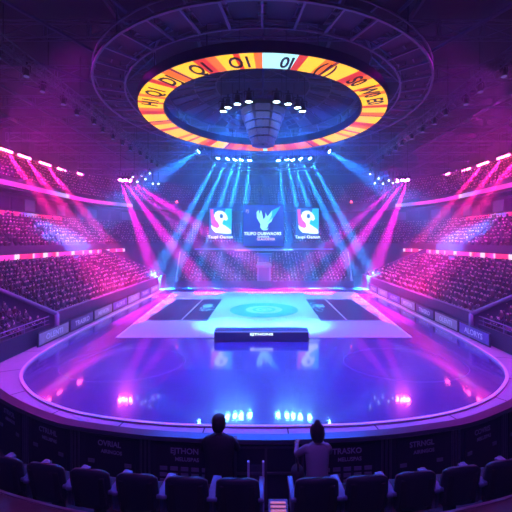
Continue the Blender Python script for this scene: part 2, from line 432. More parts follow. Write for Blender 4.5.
# ------------------------------------------------------------------ ribbon screens
def led_mat(name, stops, scale, st):
    m = bpy.data.materials.new(name); m.use_nodes = True; t = m.node_tree; b = t.nodes['Principled BSDF']
    b.inputs['Base Color'].default_value = (.02, .02, .02, 1)
    tc = t.nodes.new('ShaderNodeTexCoord'); sp = t.nodes.new('ShaderNodeSeparateXYZ'); t.links.new(tc.outputs['Object'], sp.inputs[0])
    a = t.nodes.new('ShaderNodeMath'); a.operation = 'MULTIPLY'; a.inputs[1].default_value = scale; t.links.new(sp.outputs[1], a.inputs[0])
    f = t.nodes.new('ShaderNodeMath'); f.operation = 'FRACT'; t.links.new(a.outputs[0], f.inputs[0])
    r = t.nodes.new('ShaderNodeValToRGB'); r.color_ramp.interpolation = 'LINEAR'
    els = r.color_ramp.elements
    while len(els) > 1: els.remove(els[-1])
    els[0].position = stops[0][0]; els[0].color = (*stops[0][1], 1)
    for p, c in stops[1:]:
        e = els.new(p); e.color = (*c, 1)
    t.links.new(f.outputs[0], r.inputs[0]); t.links.new(r.outputs[0], b.inputs['Emission Color']); b.inputs['Emission Strength'].default_value = st
    return m
PK = (1, .05, .6); RD = (1, .03, .18); WH = (1, .8, 1); BL = (.25, .15, 1)
LM1 = led_mat('pink ribbon image', [(0, PK), (.18, PK), (.2, WH), (.25, WH), (.27, RD), (.45, RD), (.47, WH), (.5, PK), (.62, RD), (.64, WH), (.7, WH), (.72, PK), (.85, RD), (.9, WH), (.93, PK)], 1/11., 1.3)
LM2 = led_mat('red and blue ribbon image', [(0, RD), (.3, RD), (.4, BL), (.55, (.5, .5, 1)), (.65, RD), (1, RD)], 1/13., 1.1)
LM3 = led_mat('magenta and violet ribbon image', [(0, PK), (.25, PK), (.35, BL), (.55, (.6, .5, 1)), (.6, WH), (.63, PK), (.8, (.8, .05, .8)), (1, PK)], 1/17., 1.1)
def ribbon(o, y0, y1, z0, z1, s, m, label):
    e = empty('ribbon_screen', (s*(17+o), y0, z0)); tag(e, label, 'screen')
    def part(name, P_, prof, mm):
        bm_ = bmesh.new(); sweep(bm_, P_, prof); bmesh.ops.recalc_face_normals(bm_, faces=bm_.faces)
        for v in bm_.verts: v.co -= e.location
        return obj(name, bm_, mm, e)
    P_ = [p for p in bowl(o, y0) if (p[0]*s > 0)]
    # limit along the path
    L = []; acc = 0; P_ = P_ if s < 0 else P_[::-1]; prev = None
    for p in P_:
        if prev is not None: acc += (Vector(p[:2])-Vector(prev[:2])).length
        if acc > y1-y0: break
        L.append(p); prev = p
    part('cabinet', L, [(-.02, z0-.08), (-.02, z1+.08), (.25, z1+.08), (.25, z0-.08)], M_dark)
    part('led_face', L, [(-.06, z0), (-.06, z1), (-.021, z1), (-.021, z0)], m)
for s, nm in ((-1, 'left'), (1, 'right')):
    ribbon(11.2, 24, 65, 5.75, 6.35, s, LM1, 'long pink and white ribbon screen along the %s side between lower and middle stands' % nm)
    ribbon(18.9, 44, 58.5, 11.5, 12.1, s, LM2, 'short red and blue ribbon screen under the %s suites' % nm)
    ribbon(17.1, 30, 74, 15.25, 15.95, s, LM3, 'magenta ribbon screen on the front of the %s upper tier' % nm)
# thin blue strip at the far end
bm = bmesh.new(); box(bm, -15, 15, 71.1, 71.25, 5.9, 6.15); tag(obj('ribbon_screen', bm, emit('blue ribbon image', (.1, .2, 1), .9)), 'thin blue ribbon screen across the far end of the bowl', 'screen')

# ------------------------------------------------------------------ advertising boards round the rink
AD = [((.16, .12, .55), 'ALORYS'), ((.30, .32, .5), 'MEVION'), ((.08, .10, .30), 'TRASKO'), ((.38, .40, .55), 'OLENTI')]
BP = [p for p in RN]
acc = 0; last = None; nb = 0
for s, nm in ((-1, 'left'), (1, 'right')):
    ys = [22.2, 26.2, 30.2, 34.2, 38.2, 42.2, 46.2, 50.2]
    order = ['unused', 'nearest', 'second', 'third', 'fourth', 'fifth', 'sixth', 'farthest']
    for k, y in enumerate(ys):
        if k == 0: continue
        L = 3.8; c, w_ = AD[(k*3+(s > 0)) % 4]
        x = 16.72 if k else 17.3
        e = empty('advertising_board', (s*x, y, .05), rz=(PI/2 if s < 0 else -PI/2))
        tag(e, '%s advertising board in the row along the %s edge of the rink' % (order[k], nm), 'advertising board', 'advertising boards along the rink')
        bm = bmesh.new(); box(bm, -L/2, L/2, -.06, .06, 0, 1.05, bev=.02); obj('board', bm, mat('board case', (.05, .05, .09), .5), e)
        bm = bmesh.new(); box(bm, -L/2+.08, L/2-.08, -.075, -.061, .12, .97); obj('glowing_print', bm, mat('advert %d' % (AD.index((c, w_))), c, .35, noise=.35, nscale=4, emit=c, es=.1), e)  # weak emission of its own colour put into the print
        text('lettering', w_, .62, mat('advert lettering', (.7, .75, .9), .5, emit=(.5, .6, 1), es=.2), e, Matrix.Translation((0, -.08, .52)) @ FACE, .003)  # letters also given a faint glow, the board is no lamp

# ------------------------------------------------------------------ hanging screens
def screen(x, w, z0, z1, y, label, kind):
    e = empty('hanging_screen', (x, y, z0)); tag(e, label, 'screen'); h = z1-z0
    bm = bmesh.new(); box(bm, -w/2-.08, w/2+.08, 0, .35, -.08, h+.08); obj('casing', bm, M_dark, e)
    bgc = ((.03, .08, .85), .55) if kind == 'c' else ((.02, .2, .7), .9)
    bm = bmesh.new(); box(bm, -w/2, w/2, -.03, -.001, 0, h); obj('display', bm, emit('screen background '+kind, *bgc), e)
    for sx in (-1, 1):
        bm = bmesh.new(); bar(bm, (sx*w*.4, .17, h), (sx*w*.4, .17, 26.4-z0), .03, 5); obj('suspension_cable', bm, M_dark, e)
    def poly(name, pts, m, yy=-.045):
        b2 = bmesh.new(); loft(b2, [[(px, yv, pz) for px, pz in pts] for yv in (yy, yy+.012)]); bmesh.ops.recalc_face_normals(b2, faces=b2.faces); return obj(name, b2, m, e)
    white = emit('white screen image', (.75, .95, 1), 1.7)
    if kind == 's':
        cyan = emit('cyan screen image', (.02, .7, .95), 1.1); pink = emit('pink screen image', (.9, .12, .6), 1.2)
        U = lambda L: [((a-.5)*w, b*h) for a, b in L]
        poly('cyan_shape', U([(.62, .25), (.98, .3), (.98, .97), (.72, .97), (.6, .62)]), cyan, -.04)
        poly('pink_shape', U([(.05, .95), (.2, .95), (.2, .8), (.45, .55), (.5, .34), (.2, .32), (.1, .5)]), pink, -.045)
        poly('creature_head', U([(.22, .74), (.28, .85), (.4, .9), (.55, .9), (.68, .84), (.78, .75), (.82, .64), (.74, .58), (.66, .62), (.6, .56), (.58, .47), (.7, .42), (.85, .34), (.96, .28), (.97, .17), (.8, .16), (.5, .18), (.28, .2), (.12, .33), (.1, .45), (.2, .38), (.36, .34), (.46, .38), (.42, .5), (.3, .6)]), white, -.055)
        b2 = bmesh.new(); n = 14
        loft(b2, [[(.04*w+.10*w*math.cos(2*PI*k/n)*.8, yv, h*.73+.10*w*math.sin(2*PI*k/n)) for k in range(n)] for yv in (-.07, -.06)])
        bmesh.ops.recalc_face_normals(b2, faces=b2.faces); obj('creature_eye', b2, emit('eye blue', (.03, .25, .6), .8), e)
        text('caption', 'Taupl Oamsn', h*.13, white, e, Matrix.Translation((0, -.06, h*.055)) @ FACE @ Matrix.Scale(1.15, 4, (1, 0, 0)))
    else:
        teal = emit('bright cyan beam image', (.02, .55, 1), 1.15)
        U = lambda L: [((a-.5)*w, b*h) for a, b in L]
        poly('cyan_wedge', U([(.55, .62), (.62, .52), (.82, .8), (.93, .97), (.7, .86)]), teal, -.04)
        mint = emit('mint emblem image', (.35, 1, .85), 1.35)
        poly('emblem_body', U([(.42, .45), (.5, .41), (.58, .43), (.62, .5), (.58, .55), (.62, .63), (.58, .68), (.5, .66), (.44, .7), (.4, .6), (.43, .53)]), mint, -.05)
        for n_, L in enumerate(([(.42, .55), (.34, .68), (.33, .82), (.38, .88), (.4, .76), (.46, .64)], [(.44, .6), (.4, .78), (.44, .88), (.47, .78), (.5, .62)], [(.5, .6), (.55, .72), (.55, .82), (.6, .72), (.57, .6)], [(.54, .6), (.62, .74), (.72, .86), (.7, .74), (.62, .6)], [(.56, .55), (.66, .62), (.74, .7), (.7, .6), (.6, .52)])):
            poly('emblem_feather', U(L), mint, -.052)
        poly('emblem_ring', U([(.44, .42), (.5, .38), (.6, .39), (.63, .45), (.6, .42), (.5, .41), (.45, .46)]), mint, -.055)
        text('title_lettering', 'TILIPO DUBWAORS', h*.105, white, e, Matrix.Translation((-.02*w, -.05, h*.30)) @ FACE @ Matrix.Scale(.98, 4, (1, 0, 0)))
        text('subtitle_lettering', 'CUSTOCOL', h*.055, white, e, Matrix.Translation((0, -.05, h*.225)) @ FACE)
        text('footer_lettering', 'GLAUOSTER', h*.08, emit('pink lettering', (1, .55, .9), 1.3), e, Matrix.Translation((.06*w, -.05, h*.165)) @ FACE)
        text('corner_lettering', 'PJ', h*.1, emit('lilac lettering', (.6, .5, 1), 1.2), e, Matrix.Translation((-.4*w, -.05, h*.85)) @ FACE)
screen(-7.14, 3.8, 8.2, 13.3, 54, 'left hanging portrait screen showing a white creature head over pink and cyan', 's')
screen(7.14, 3.8, 8.2, 13.3, 54, 'right hanging portrait screen showing a white creature head over pink and cyan', 's')
screen(-.1, 6.6, 7.0, 13.75, 54, 'central hanging screen with mint bird emblem and title lettering', 'c')
# ledge under the central screen
e = empty('stage_shelf', (0, 54, 6.2)); tag(e, 'long pale blue shelf hanging just below the central screen', 'shelf')
bm = bmesh.new(); box(bm, -4.8, 4.8, -.3, .5, 0, .2); obj('deck', bm, mat('shelf paint', (.35, .4, .6), .4), e)
for sx in (-4.6, 4.6):
    bm = bmesh.new(); bar(bm, (sx, .1, .2), (sx, .1, 20.2), .03, 5); obj('suspension_cable', bm, M_dark, e)

# ------------------------------------------------------------------ trusses and fixtures
def truss_bm(bm, a, b, w=.7, h=.7, n=10, r=.05):
    a = Vector(a); b = Vector(b); d = (b-a).normalized(); side = d.cross(Vector((0, 0, 1))).normalized()*w/2; up = Vector((0, 0, h/2))
    cs = [side+up, -side+up, -side-up, side-up]
    for c in cs: bar(bm, a+c, b+c, r, 5)
    for i in range(n):
        p = a.lerp(b, i/n); q = a.lerp(b, (i+1)/n)
        for k in range(4):
            c0, c1 = cs[k], cs[(k+1) % 4]
            bar(bm, p+c0, p+c1, r*.7, 4)
            bar(bm, p+c0, q+c1, r*.6, 4)
def truss(a, b, label, n=10, w=.7, cables=0, r=.05):
    e = empty('lighting_truss', a); tag(e, label, 'truss'); bm_ = bmesh.new(); A = Vector(a)
    truss_bm(bm_, (0, 0, 0), Vector(b)-A, w, w, n, r); obj('lattice', bm_, M_truss, e)
    if cables:
        for i in range(cables):
            bm_ = bmesh.new(); p = (Vector(b)-A)*((i+.5)/cables); bar(bm_, p+Vector((0, 0, w/2)), (p.x, p.y, 26.4-A.z), .03, 4)
            obj('suspension_cable', bm_, M_dark, e)
    return e
def fixture(loc, target, m_lens, label, group=None, r=.32, hang=.45, clamp=False):
    """moving head stage light"""
    e = empty('stage_light', loc); tag(e, label, 'stage light', group)
    q = (Vector(target)-Vector(loc)).to_track_quat('Z', 'Y')
    M_ = q.to_matrix().to_4x4()
    bm_ = bmesh.new(); n = 12
    prof = [(-.75, .12), (-.7, r*.7), (-.3, r*.85), (-.1, r), (-.03, r)]
    loft(bm_, [[tuple(M_ @ Vector((rr*math.cos(2*PI*k/n), rr*math.sin(2*PI*k/n), zz))) for k in range(n)] for zz, rr in prof])
    obj('lamp_head', bm_, M_dark, e)
    bm_ = bmesh.new(); loft(bm_, [[tuple(M_ @ Vector((rr*math.cos(2*PI*k/n), rr*math.sin(2*PI*k/n), zz))) for k in range(n)] for zz, rr in ((-.028, r*.92), (.0, r*.85), (.03, r*.4))])
    obj('lens', bm_, m_lens, e)
    bm_ = bmesh.new(); c = M_ @ Vector((0, 0, -.35))
    for sx in (-1, 1):
        s_ = Vector((sx*(r+.06), 0, 0)); bar(bm_, c+s_, c+s_+Vector((0, 0, .5)), .035, 5)
    bar(bm_, c+Vector((-r-.06, 0, .5)), c+Vector((r+.06, 0, .5)), .05, 5); bar(bm_, c+Vector((0, 0, .5)), c+Vector((0, 0, .5+hang)), .08, 6)
    if clamp: bar(bm_, c+Vector((0, -.38, .5+hang)), c+Vector((0, .38, .5+hang)), .06, 6)
    obj('yoke', bm_, M_dark, e)
    return e
L_blue = emit('blue white lamp lens', (.15, .6, 1), 420)
L_mag = emit('magenta lamp lens', (1, .08, .7), 300)
L_red = emit('red lamp tube', (1, .07, .25), 50)
L_wht = emit('cold white lamp lens', (.6, .85, 1), 8)
# blue fan rig in front of the far end
truss((-11.4, 55, 22.5), (-1.7, 55, 22.5), 'left half of the overhead truss carrying the fan of blue lights', 12, cables=3)
truss((1.7, 55, 22.5), (11.4, 55, 22.5), 'right half of the overhead truss carrying the fan of blue lights', 12, cables=3)
PX = [(218, 158.5, .53), (227.5, 159, .46), (235, 160, .33), (241, 160, .21), (249.6, 160.6, .10)]
i_ = 0; ordw = ['outermost', 'second from outside', 'middle', 'second from inside', 'innermost']
for s in (-1, 1):
    for k, (px, py, sl) in enumerate(PX):
        x = (264-px)*55/329
        x = s*abs(x); z = 8+(240-py)*55/329
        tgt = (x+s*sl*z*.98, 53.7, 0)
        fixture((x, 55, z), tgt, L_blue, '%s blue beam light on the %s overhead truss' % (ordw[k], 'left' if s < 0 else 'right'), 'blue fan lights')
        d = (Vector(tgt)-Vector((x, 55, z))).normalized()*.08
        spot('blue_beam_light', Vector((x, 55, z))+d, tgt, (.012, .28, 1), 5200000, 7.5, .8, .12)
    x = s*65.5*56/329; z = 8+88.5*56/329; tgt = (s*31, 50, 8)
    fixture((x, 56, z), tgt, L_blue, 'single wide blue beam light beyond the %s end of the overhead truss' % ('left' if s < 0 else 'right'), hang=.35, clamp=True)
    d = (Vector(tgt)-Vector((x, 56, z))).normalized()*.06
    spot('blue_beam_light', Vector((x, 56, z))+d, tgt, (.01, .2, 1), 1000000, 25, 1.0, .12)
    truss((s*10.2, 56, z+1.4), (s*16.5, 56, z+1.4), '%s short truss stub holding the single wide blue light' % ('left' if s < 0 else 'right'), 8, cables=2)
    # magenta beams
    o_ = (s*23, 52.6, 17.6)
    for k, tg in enumerate(((s*14.5, 47, 0), (s*8.5, 50, 0), (s*2, 51.5, 0), (-s*5, 52.5, 0))):
        p = (o_[0]+(-s)*k*.55, o_[1], o_[2]-(k % 2)*.12)
        fixture(p, tg, L_mag, '%s magenta beam light hanging at the %s side' % (('outermost', 'second', 'third', 'innermost')[k], 'left' if s < 0 else 'right'), 'magenta beam lights', .28)
        d = (Vector(tg)-Vector(p)).normalized()*.06
        spot('magenta_beam_light', Vector(p)+d, tg, (1, .003, .75), 2900000, 10, .9, .12)
    truss((s*24, 52.6, 18.6), (s*17.5, 52.6, 18.6), 'short cross truss holding the magenta lights on the %s side' % ('left' if s < 0 else 'right'), 8, cables=3)
    for k in range(7):
        p = (s*(21-k*.7), 52.2+random.uniform(-.6, .6), 17.8+random.uniform(-1, .9))
        fixture(p, (s*4, 20, 0), L_wht, 'small white lamp in the cluster beside the %s magenta lights' % ('left' if s < 0 else 'right'), 'white lamp cluster %s' % ('left' if s < 0 else 'right'), .13, max(.2, 18.2-p[2]))
    # long side truss with hanging fixtures
    truss((s*18.5, 16, 21.6), (s*18.5, 60, 21.6), 'long roof truss running down the %s side with small lamps' % ('left' if s < 0 else 'right'), 40, 1.0, 9, .06)
    for k in range(15):
        y = 20+k*2.6
        fixture((s*18.5+random.uniform(-.3, .3), y, 20.5), (s*18, y-2, 0), emit('dim violet lens', (.4, .3, 1), .35), 'small dim lamp under the long %s roof truss' % ('left' if s < 0 else 'right'), 'dim lamps under the %s roof truss' % ('left' if s < 0 else 'right'), .22, .3)
    # red tube lamps and their beams along the top of the upper tier
    names = ['nearest', 'second nearest', 'middle', 'second farthest', 'farthest']
    for k, (yy, ln) in enumerate(((51.3, 2.6), (55.4, 2.7), (60.6, 2.9), (65.6, 2.7), (70.3, 2.6))):
        x = s*(40.3 if k < 4 else 39.0)
        e = empty('tube_lamp', (x, yy, 22)); tag(e, '%s glowing red tube lamp in the row above the %s upper tier' % (names[k], 'left' if s < 0 else 'right'), 'lamp', 'red tube lamps')
        bm = bmesh.new(); box(bm, -.22, .22, -ln/2, ln/2, .16, .4); bar(bm, (0, -ln*.3, .4), (0, -ln*.3, 4.4), .04, 5); bar(bm, (0, ln*.3, .4), (0, ln*.3, 4.4), .04, 5); obj('housing', bm, M_dark, e)
        bm = bmesh.new(); bar(bm, (0, -ln/2, 0), (0, ln/2, 0), .17, 10); obj('tube', bm, L_red, e, True)
        tg = Vector((x, yy, 22))+Vector((-s*16, -11, -15))
        spot('red_beam_light', (x-s*.35, yy, 21.7), tg, (1, .01, .28), 3400000, 11, .8, .15)
# small red lamps below
for s in (-1, 1):
    e = empty('beacon_lamp', (s*20.4, 76.9, 16.55)); tag(e, 'small glowing red beacon on the edge of the far upper tier, %s side' % ('left' if s < 0 else 'right'), 'lamp')
    bm = bmesh.new(); bar(bm, (0, 0, -.1), (0, 0, .12), .25, 10); obj('base', bm, M_dark, e)
    bm = bmesh.new(); loft(bm, [ell(0, 0, z, r, r, 12) for z, r in ((.12, .26), (.4, .26), (.55, .18), (.62, .05))]); obj('lens', bm, emit('red beacon lens', (1, .05, .05), 9), e, True)

# LED ring
RX, RY, RZ = -.1, 30.0, 19.0
ring = empty('led_ring', (RX, RY, RZ)); tag(ring, 'huge hanging circular screen glowing yellow, orange and red', 'led ring')
RO, RI = 10.65, 8.7
YE = emit('yellow led', (1, .52, .0), 1.6); OR = emit('orange led', (1, .17, .0), 1.3); RE = emit('red led', (.95, .05, .01), .9); DR = emit('dark red led', (.35, .01, .04), .8); WC = emit('pale cyan led', (.45, .9, 1), 1.4)
seq = [YE, RE, YE, OR, YE, DR, OR, YE, RE, OR, YE, OR]
N = 96
bm = bmesh.new()
def arc_pts(r, z, n=96): return [(r*math.cos(2*PI*k/n), r*math.sin(2*PI*k/n), z) for k in range(n)]
loft(bm, [arc_pts(RI-.08, .16), arc_pts(RI-.08, .9), arc_pts(RI+.3, .9), arc_pts(RO-.3, .9), arc_pts(RO+.08, .7), arc_pts(RO+.08, .0), arc_pts(RO+.02, .0), arc_pts(RO+.01, .2), arc_pts(RI-.02,.2), arc_pts(RI-.08, .16)], cap=False)
bmesh.ops.recalc_face_normals(bm, faces=bm.faces)
obj('ring_housing', bm, M_dark, ring)
def seg(a0, a1, m, name='led_panel', z=0.0, r0=RI, r1=RO):
    bm_ = bmesh.new(); n_ = 3
    for i in range(n_):
        a = a0+(a1-a0)*i/n_; c = a0+(a1-a0)*(i+1)/n_
        # slightly tilted soffit facing down; inner edge a little higher
        p = [(r0*math.cos(a), r0*math.sin(a), z+.12), (r1*math.cos(a), r1*math.sin(a), z), (r1*math.cos(c), r1*math.sin(c), z), (r0*math.cos(c), r0*math.sin(c), z+.12)]
        q_ = [(x, y, zz+.03) for x, y, zz in p]
        A_ = [bm_.verts.new(v) for v in p]; B_ = [bm_.verts.new(v) for v in q_]
        bm_.faces.new(A_[::-1]); bm_.faces.new(B_)
        for k in range(4): bm_.faces.new((A_[k], A_[(k+1) % 4], B_[(k+1) % 4], B_[k]))
    obj(name, bm_, m, ring)
    return (a0+a1)/2
random.seed(11)
a = 0; units = []
pat = [(YE, 3.0), (RE, .8), (YE, 1.6), (OR, 1.0), (DR, .35), (YE, 2.4), (RE, 1.2), (OR, .9), (YE, 1.5), (RE, .5), (YE, 1.2), (OR, .7)]
lst = []
for rep in range(6): lst += pat
tot = sum(w_ for _, w_ in lst); a = -PI/2
for m_, w_ in lst:
    da = 2*PI*w_/tot
    mm = m_
    mid = a+da/2
    deg = math.degrees(mid) % 360
    if 274 < deg < 277.5 or (86 < deg < 90) or (97 < deg < 101): mm = WC
    if 60 < deg < 120 and mm is YE: mm = OR
    elif 50 < deg < 130 and mm is OR and mm is not WC: mm = RE
    seg(a, a+da, mm); a += da
GLY = ['O1', '0J', 'Q1', '(1)', 'DJ', 'S0', 'Q1', 'W0', 'H1', 'E0']
for k, dg in enumerate((262, 279, 246, 295, 229, 312, 215, 325, 203, 336)):
    aa = math.radians(dg); r = (RI+RO)/2
    M_ = Matrix.Translation((r*math.cos(aa), r*math.sin(aa), .0)) @ Matrix.Rotation(aa+PI/2, 4, 'Z') @ Matrix.Rotation(PI, 4, 'X')
    text('glyph', GLY[k], 1.15, mat('dark glyph', (.03, .005, .01), .5), ring, M_ @ Matrix.Translation((0, 0, .03)) @ Matrix.Scale(1.5, 4, (0, 1, 0)), .01)
for k in range(8):
    bm = bmesh.new(); t_ = 2*PI*(k+.5)/8; bar(bm, (9.4*math.cos(t_), 9.4*math.sin(t_), .9), (9.4*math.cos(t_), 9.4*math.sin(t_), 7.4), .04, 5)
    obj('suspension_cable', bm, M_dark, ring)

# disc of dark panels inside the ring
M_panel = mat('blue grey roof panel', (.10, .12, .2), .5)
M_panel2 = mat('darker roof panel', (.03, .035, .07), .5)
inn = empty('ceiling_dish', (RX, RY, 20.6)); tag(inn, 'round dish of radial dark blue panels hanging inside the led ring', 'ceiling dish')
bm = bmesh.new(); n = 36
for k in range(n):
    for j, (r0, r1, z0, z1) in enumerate(((4.3, 6.1, 1.2, .9), (6.2, 8.4, .9, .2))):
        a0 = 2*PI*(k+.06)/n; a1 = 2*PI*(k+.94)/n
        mi = 1 if (k+j) % 2 else 0
        quad(bm, (r0*math.cos(a0), r0*math.sin(a0), z0), (r1*math.cos(a0), r1*math.sin(a0), z1), (r1*math.cos(a1), r1*math.sin(a1), z1), (r0*math.cos(a1), r0*math.sin(a1), z0), mi)
obj('roof_panels', bm, [M_panel, M_panel2], inn)
bm = bmesh.new()
for k in range(n):
    a0 = 2*PI*k/n; bar(bm, (4.2*math.cos(a0), 4.2*math.sin(a0), 1.15), (8.45*math.cos(a0), 8.45*math.sin(a0), .15), .05, 4)
for r, z in ((4.25, 1.15), (6.15, .82), (8.4, .12)):
    P_ = [(r*math.cos(2*PI*k/48), r*math.sin(2*PI*k/48), z) for k in range(48)]
    for k in range(48): bar(bm, P_[k], P_[(k+1) % 48], .07, 4)
obj('ribs', bm, M_truss, inn)

# central lamp ring with hanging speaker cluster
hub = empty('lamp_ring', (RX, 30, 19.4)); tag(hub, 'small round truss with white lamps at the centre of the led ring', 'truss')
bm = bmesh.new()
for r, z in ((3.8, 0), (3.8, .6), (3.3, .3)):
    P_ = [(r*math.cos(2*PI*k/36), r*math.sin(2*PI*k/36), z) for k in range(36)]
    for k in range(36): bar(bm, P_[k], P_[(k+1) % 36], .06, 5)
for k in range(36):
    a0 = 2*PI*k/36; a1 = 2*PI*(k+1)/36
    bar(bm, (3.8*math.cos(a0), 3.8*math.sin(a0), 0), (3.8*math.cos(a1), 3.8*math.sin(a1), .6), .035, 4)
    bar(bm, (3.8*math.cos(a0), 3.8*math.sin(a0), 0), (3.3*math.cos(a0), 3.3*math.sin(a0), .3), .035, 4)
obj('lattice', bm, M_truss, hub)
for k in range(6):
    bm = bmesh.new(); a0 = 2*PI*k/6; bar(bm, (3.8*math.cos(a0), 3.8*math.sin(a0), .6), (3.8*math.cos(a0), 3.8*math.sin(a0), 7), .03, 4)
    obj('suspension_cable', bm, M_dark, hub)
for k, dg in enumerate((206, 220, 237, 253, 287, 303, 320, 334)):
    aa = math.radians(dg); p = (RX+3.8*math.cos(aa), 30+3.8*math.sin(aa), 19.05)
    tg = (p[0]+.6*math.cos(aa), p[1]+3.0, 0)
    nm_ = ['far left', 'second from left', 'third from left', 'inner left', 'inner right', 'third from right', 'second from right', 'far right'][k]
    fixture(p, tg, emit('ring lamp lens', (.6, .9, 1), 16), '%s white lamp on the small central lamp ring' % nm_, 'white lamps on the central ring', .3, .25)
    d = (Vector(tg)-Vector(p)).normalized()*.06
    spot('white_beam_light', Vector(p)+d, tg, (.03, .22, 1), 110000, 20, .8, .1)
clu = empty('speaker_cluster', (RX, 29.5, 16.6)); tag(clu, 'speaker cluster hanging below the small central lamp ring', 'speaker cluster')
for k in range(8):
    aa = 2*PI*k/8; bm = bmesh.new()
    for j in range(5):
        r = .75+.22*j; z = .2+.62*j
        M_ = Matrix.Rotation(aa, 4, 'Z') @ Matrix.Translation((r, 0, z)) @ Matrix.Rotation(.25, 4, 'Y')
        box(bm, -.3, .3, -.42-.05*j, .42+.05*j, -.27, .27, bev=.03, M=M_)
    obj('speaker_array', bm, mat('speaker grille', (.28, .28, .4), .6, noise=.4, nscale=12), clu)
bm = bmesh.new(); bar(bm, (0, 0, -.1), (0, 0, 9.8), .1, 8); bar(bm, (0, 0, 0), (0, 0, .25), .6, 12); bar(bm, (0, 0, 3.3), (0, 0, 3.45), 1.8, 16)
obj('mast', bm, M_truss, clu)

# big outer roof ring
orr = empty('roof_ring', (RX, 30, 19.9)); tag(orr, 'large dark lattice roof ring with radial ribs around the led ring', 'roof ring')
bm = bmesh.new(); n = 40
for r, z, w_ in ((11.6, 0, .08), (13.8, 0, .10), (12.7, .5, .05), (13.8, .7, .06), (11.6, .7, .06), (9.4, 3.2, .1)):
    P_ = [(r*math.cos(2*PI*k/72), r*math.sin(2*PI*k/72), z) for k in range(72)]
    for k in range(72): bar(bm, P_[k], P_[(k+1) % 72], w_, 4)
for k in range(n):
    a0 = 2*PI*k/n; c, s_ = math.cos(a0), math.sin(a0)
    bar(bm, (11.6*c, 11.6*s_, 0), (13.8*c, 13.8*s_, 0), .09, 4); bar(bm, (11.6*c, 11.6*s_, .7), (13.8*c, 13.8*s_, .7), .05, 4)
    if k % 2 == 0: bar(bm, (11.6*c, 11.6*s_, .7), (9.4*c, 9.4*s_, 3.2), .06, 4)
obj('lattice', bm, mat('roof ring steel', (.26, .27, .36), .5, .2), orr)
bm = bmesh.new()
for k in range(n):
    a0 = 2*PI*(k+.12)/n; a1 = 2*PI*(k+.88)/n
    quad(bm, (11.75*math.cos(a0), 11.75*math.sin(a0), .35), (13.6*math.cos(a0), 13.6*math.sin(a0), .35), (13.6*math.cos(a1), 13.6*math.sin(a1), .35), (11.75*math.cos(a1), 11.75*math.sin(a1), .35))
obj('deck_panels', bm, M_panel2, orr)
for k in range(8):
    bm = bmesh.new(); a0 = 2*PI*k/8; bar(bm, (13*math.cos(a0), 13*math.sin(a0), .7), (13*math.cos(a0), 13*math.sin(a0), 6.5), .05, 4)
    obj('suspension_cable', bm, M_dark, orr)

# roof structure: cross girders, purlins and radial beams under the deck
M_beam = mat('roof beam steel', (.17, .16, .24), .6, .2)
for k, y in enumerate(range(6, 86, 7)):
    bm = bmesh.new(); truss_bm(bm, (-43, y, 25.2), (43, y, 25.2), .5, 1.4, 24, .07); tag(obj('ceiling_beam', bm, M_beam), kind='structure')
for k, x in enumerate((-38, -31, -24.5, -12, -6, 6, 12, 24.5, 31, 38)):
    bm = bmesh.new(); box(bm, x-.12, x+.12, -10, 87, 26.0, 26.4); tag(obj('ceiling_beam', bm, M_beam), kind='structure')
bm = bmesh.new()
for k in range(16):
    aa = 2*PI*(k+.5)/16; c, s_ = math.cos(aa), math.sin(aa)
    bar(bm, (RX+13.8*c, 30+13.8*s_, 20.8), (RX+26*c, 30+26*s_, 24.6), .12, 5)
tag(obj('ceiling_beam', bm, M_beam), kind='structure')

# ------------------------------------------------------------------ near end: platform, guard wall, seats, people
RAIL = [(0, 5.18), (1.5, 5.26), (2.64, 5.45), (3.8, 5.8), (5.6, 6.85), (7.6, 8.6), (10, 11.4), (12.5, 14), (17, 16.5)]
RLH = smooth_pts(RAIL, 4)
RL = with_normals([(-x, y) for x, y in RLH[::-1]] + RLH[1:])
PF = 3.78
M_plat = mat('dark platform carpet', (.10, .06, .08), .85, noise=.3, nscale=6)
bm = bmesh.new()
vsF = [bm.verts.new((x, y, PF)) for x, y, _, _ in RL]
A0 = bm.verts.new((17, -8, PF)); A1 = bm.verts.new((-17, -8, PF)); bm.faces.new(vsF+[A0, A1])
tag(obj('floor', bm, M_plat), kind='structure')
# solid body under the platform
bm = bmesh.new(); sweep(bm, RL, [(.02, -.05), (.02, PF-.02), (.2, PF-.02), (.2, -.05)]); tag(obj('wall_platform', bm, M_dark), kind='structure')
def row_arc(d0, k, z0, z1, name, m):
    """raised row platform whose front edge is y = d0 + k x^2"""
    bm_ = bmesh.new(); xs = [-12+24*i/48 for i in range(49)]
    top = [(x, d0+k*x*x, z1) for x in xs]
    T = [bm_.verts.new(p) for p in top]; B = [bm_.verts.new((p[0], p[1], z0)) for p in top]
    for i in range(48): bm_.faces.new((B[i], B[i+1], T[i+1], T[i]))
    c = bm_.verts.new((12, -7, z1)); d_ = bm_.verts.new((-12, -7, z1)); bm_.faces.new(T+[c, d_])
    return tag(obj(name, bm_, m), kind='structure')
row_arc(4.18, .045, PF, 4.39, 'floor', M_plat)
row_arc(3.42, .052, 4.39, 4.98, 'floor', mat('worn wooden step', (.24, .13, .13), .6, noise=.3, nscale=5))
bm = bmesh.new(); xs = [-6+12*i/40 for i in range(41)]
for i in range(40):
    bar(bm, (xs[i], 3.42+.052*xs[i]**2, 4.985), (xs[i+1], 3.42+.052*xs[i+1]**2, 4.985), .02, 4)
tag(obj('trim_3', bm, mat('step nosing', (.4, .25, .3), .5)), kind='structure')

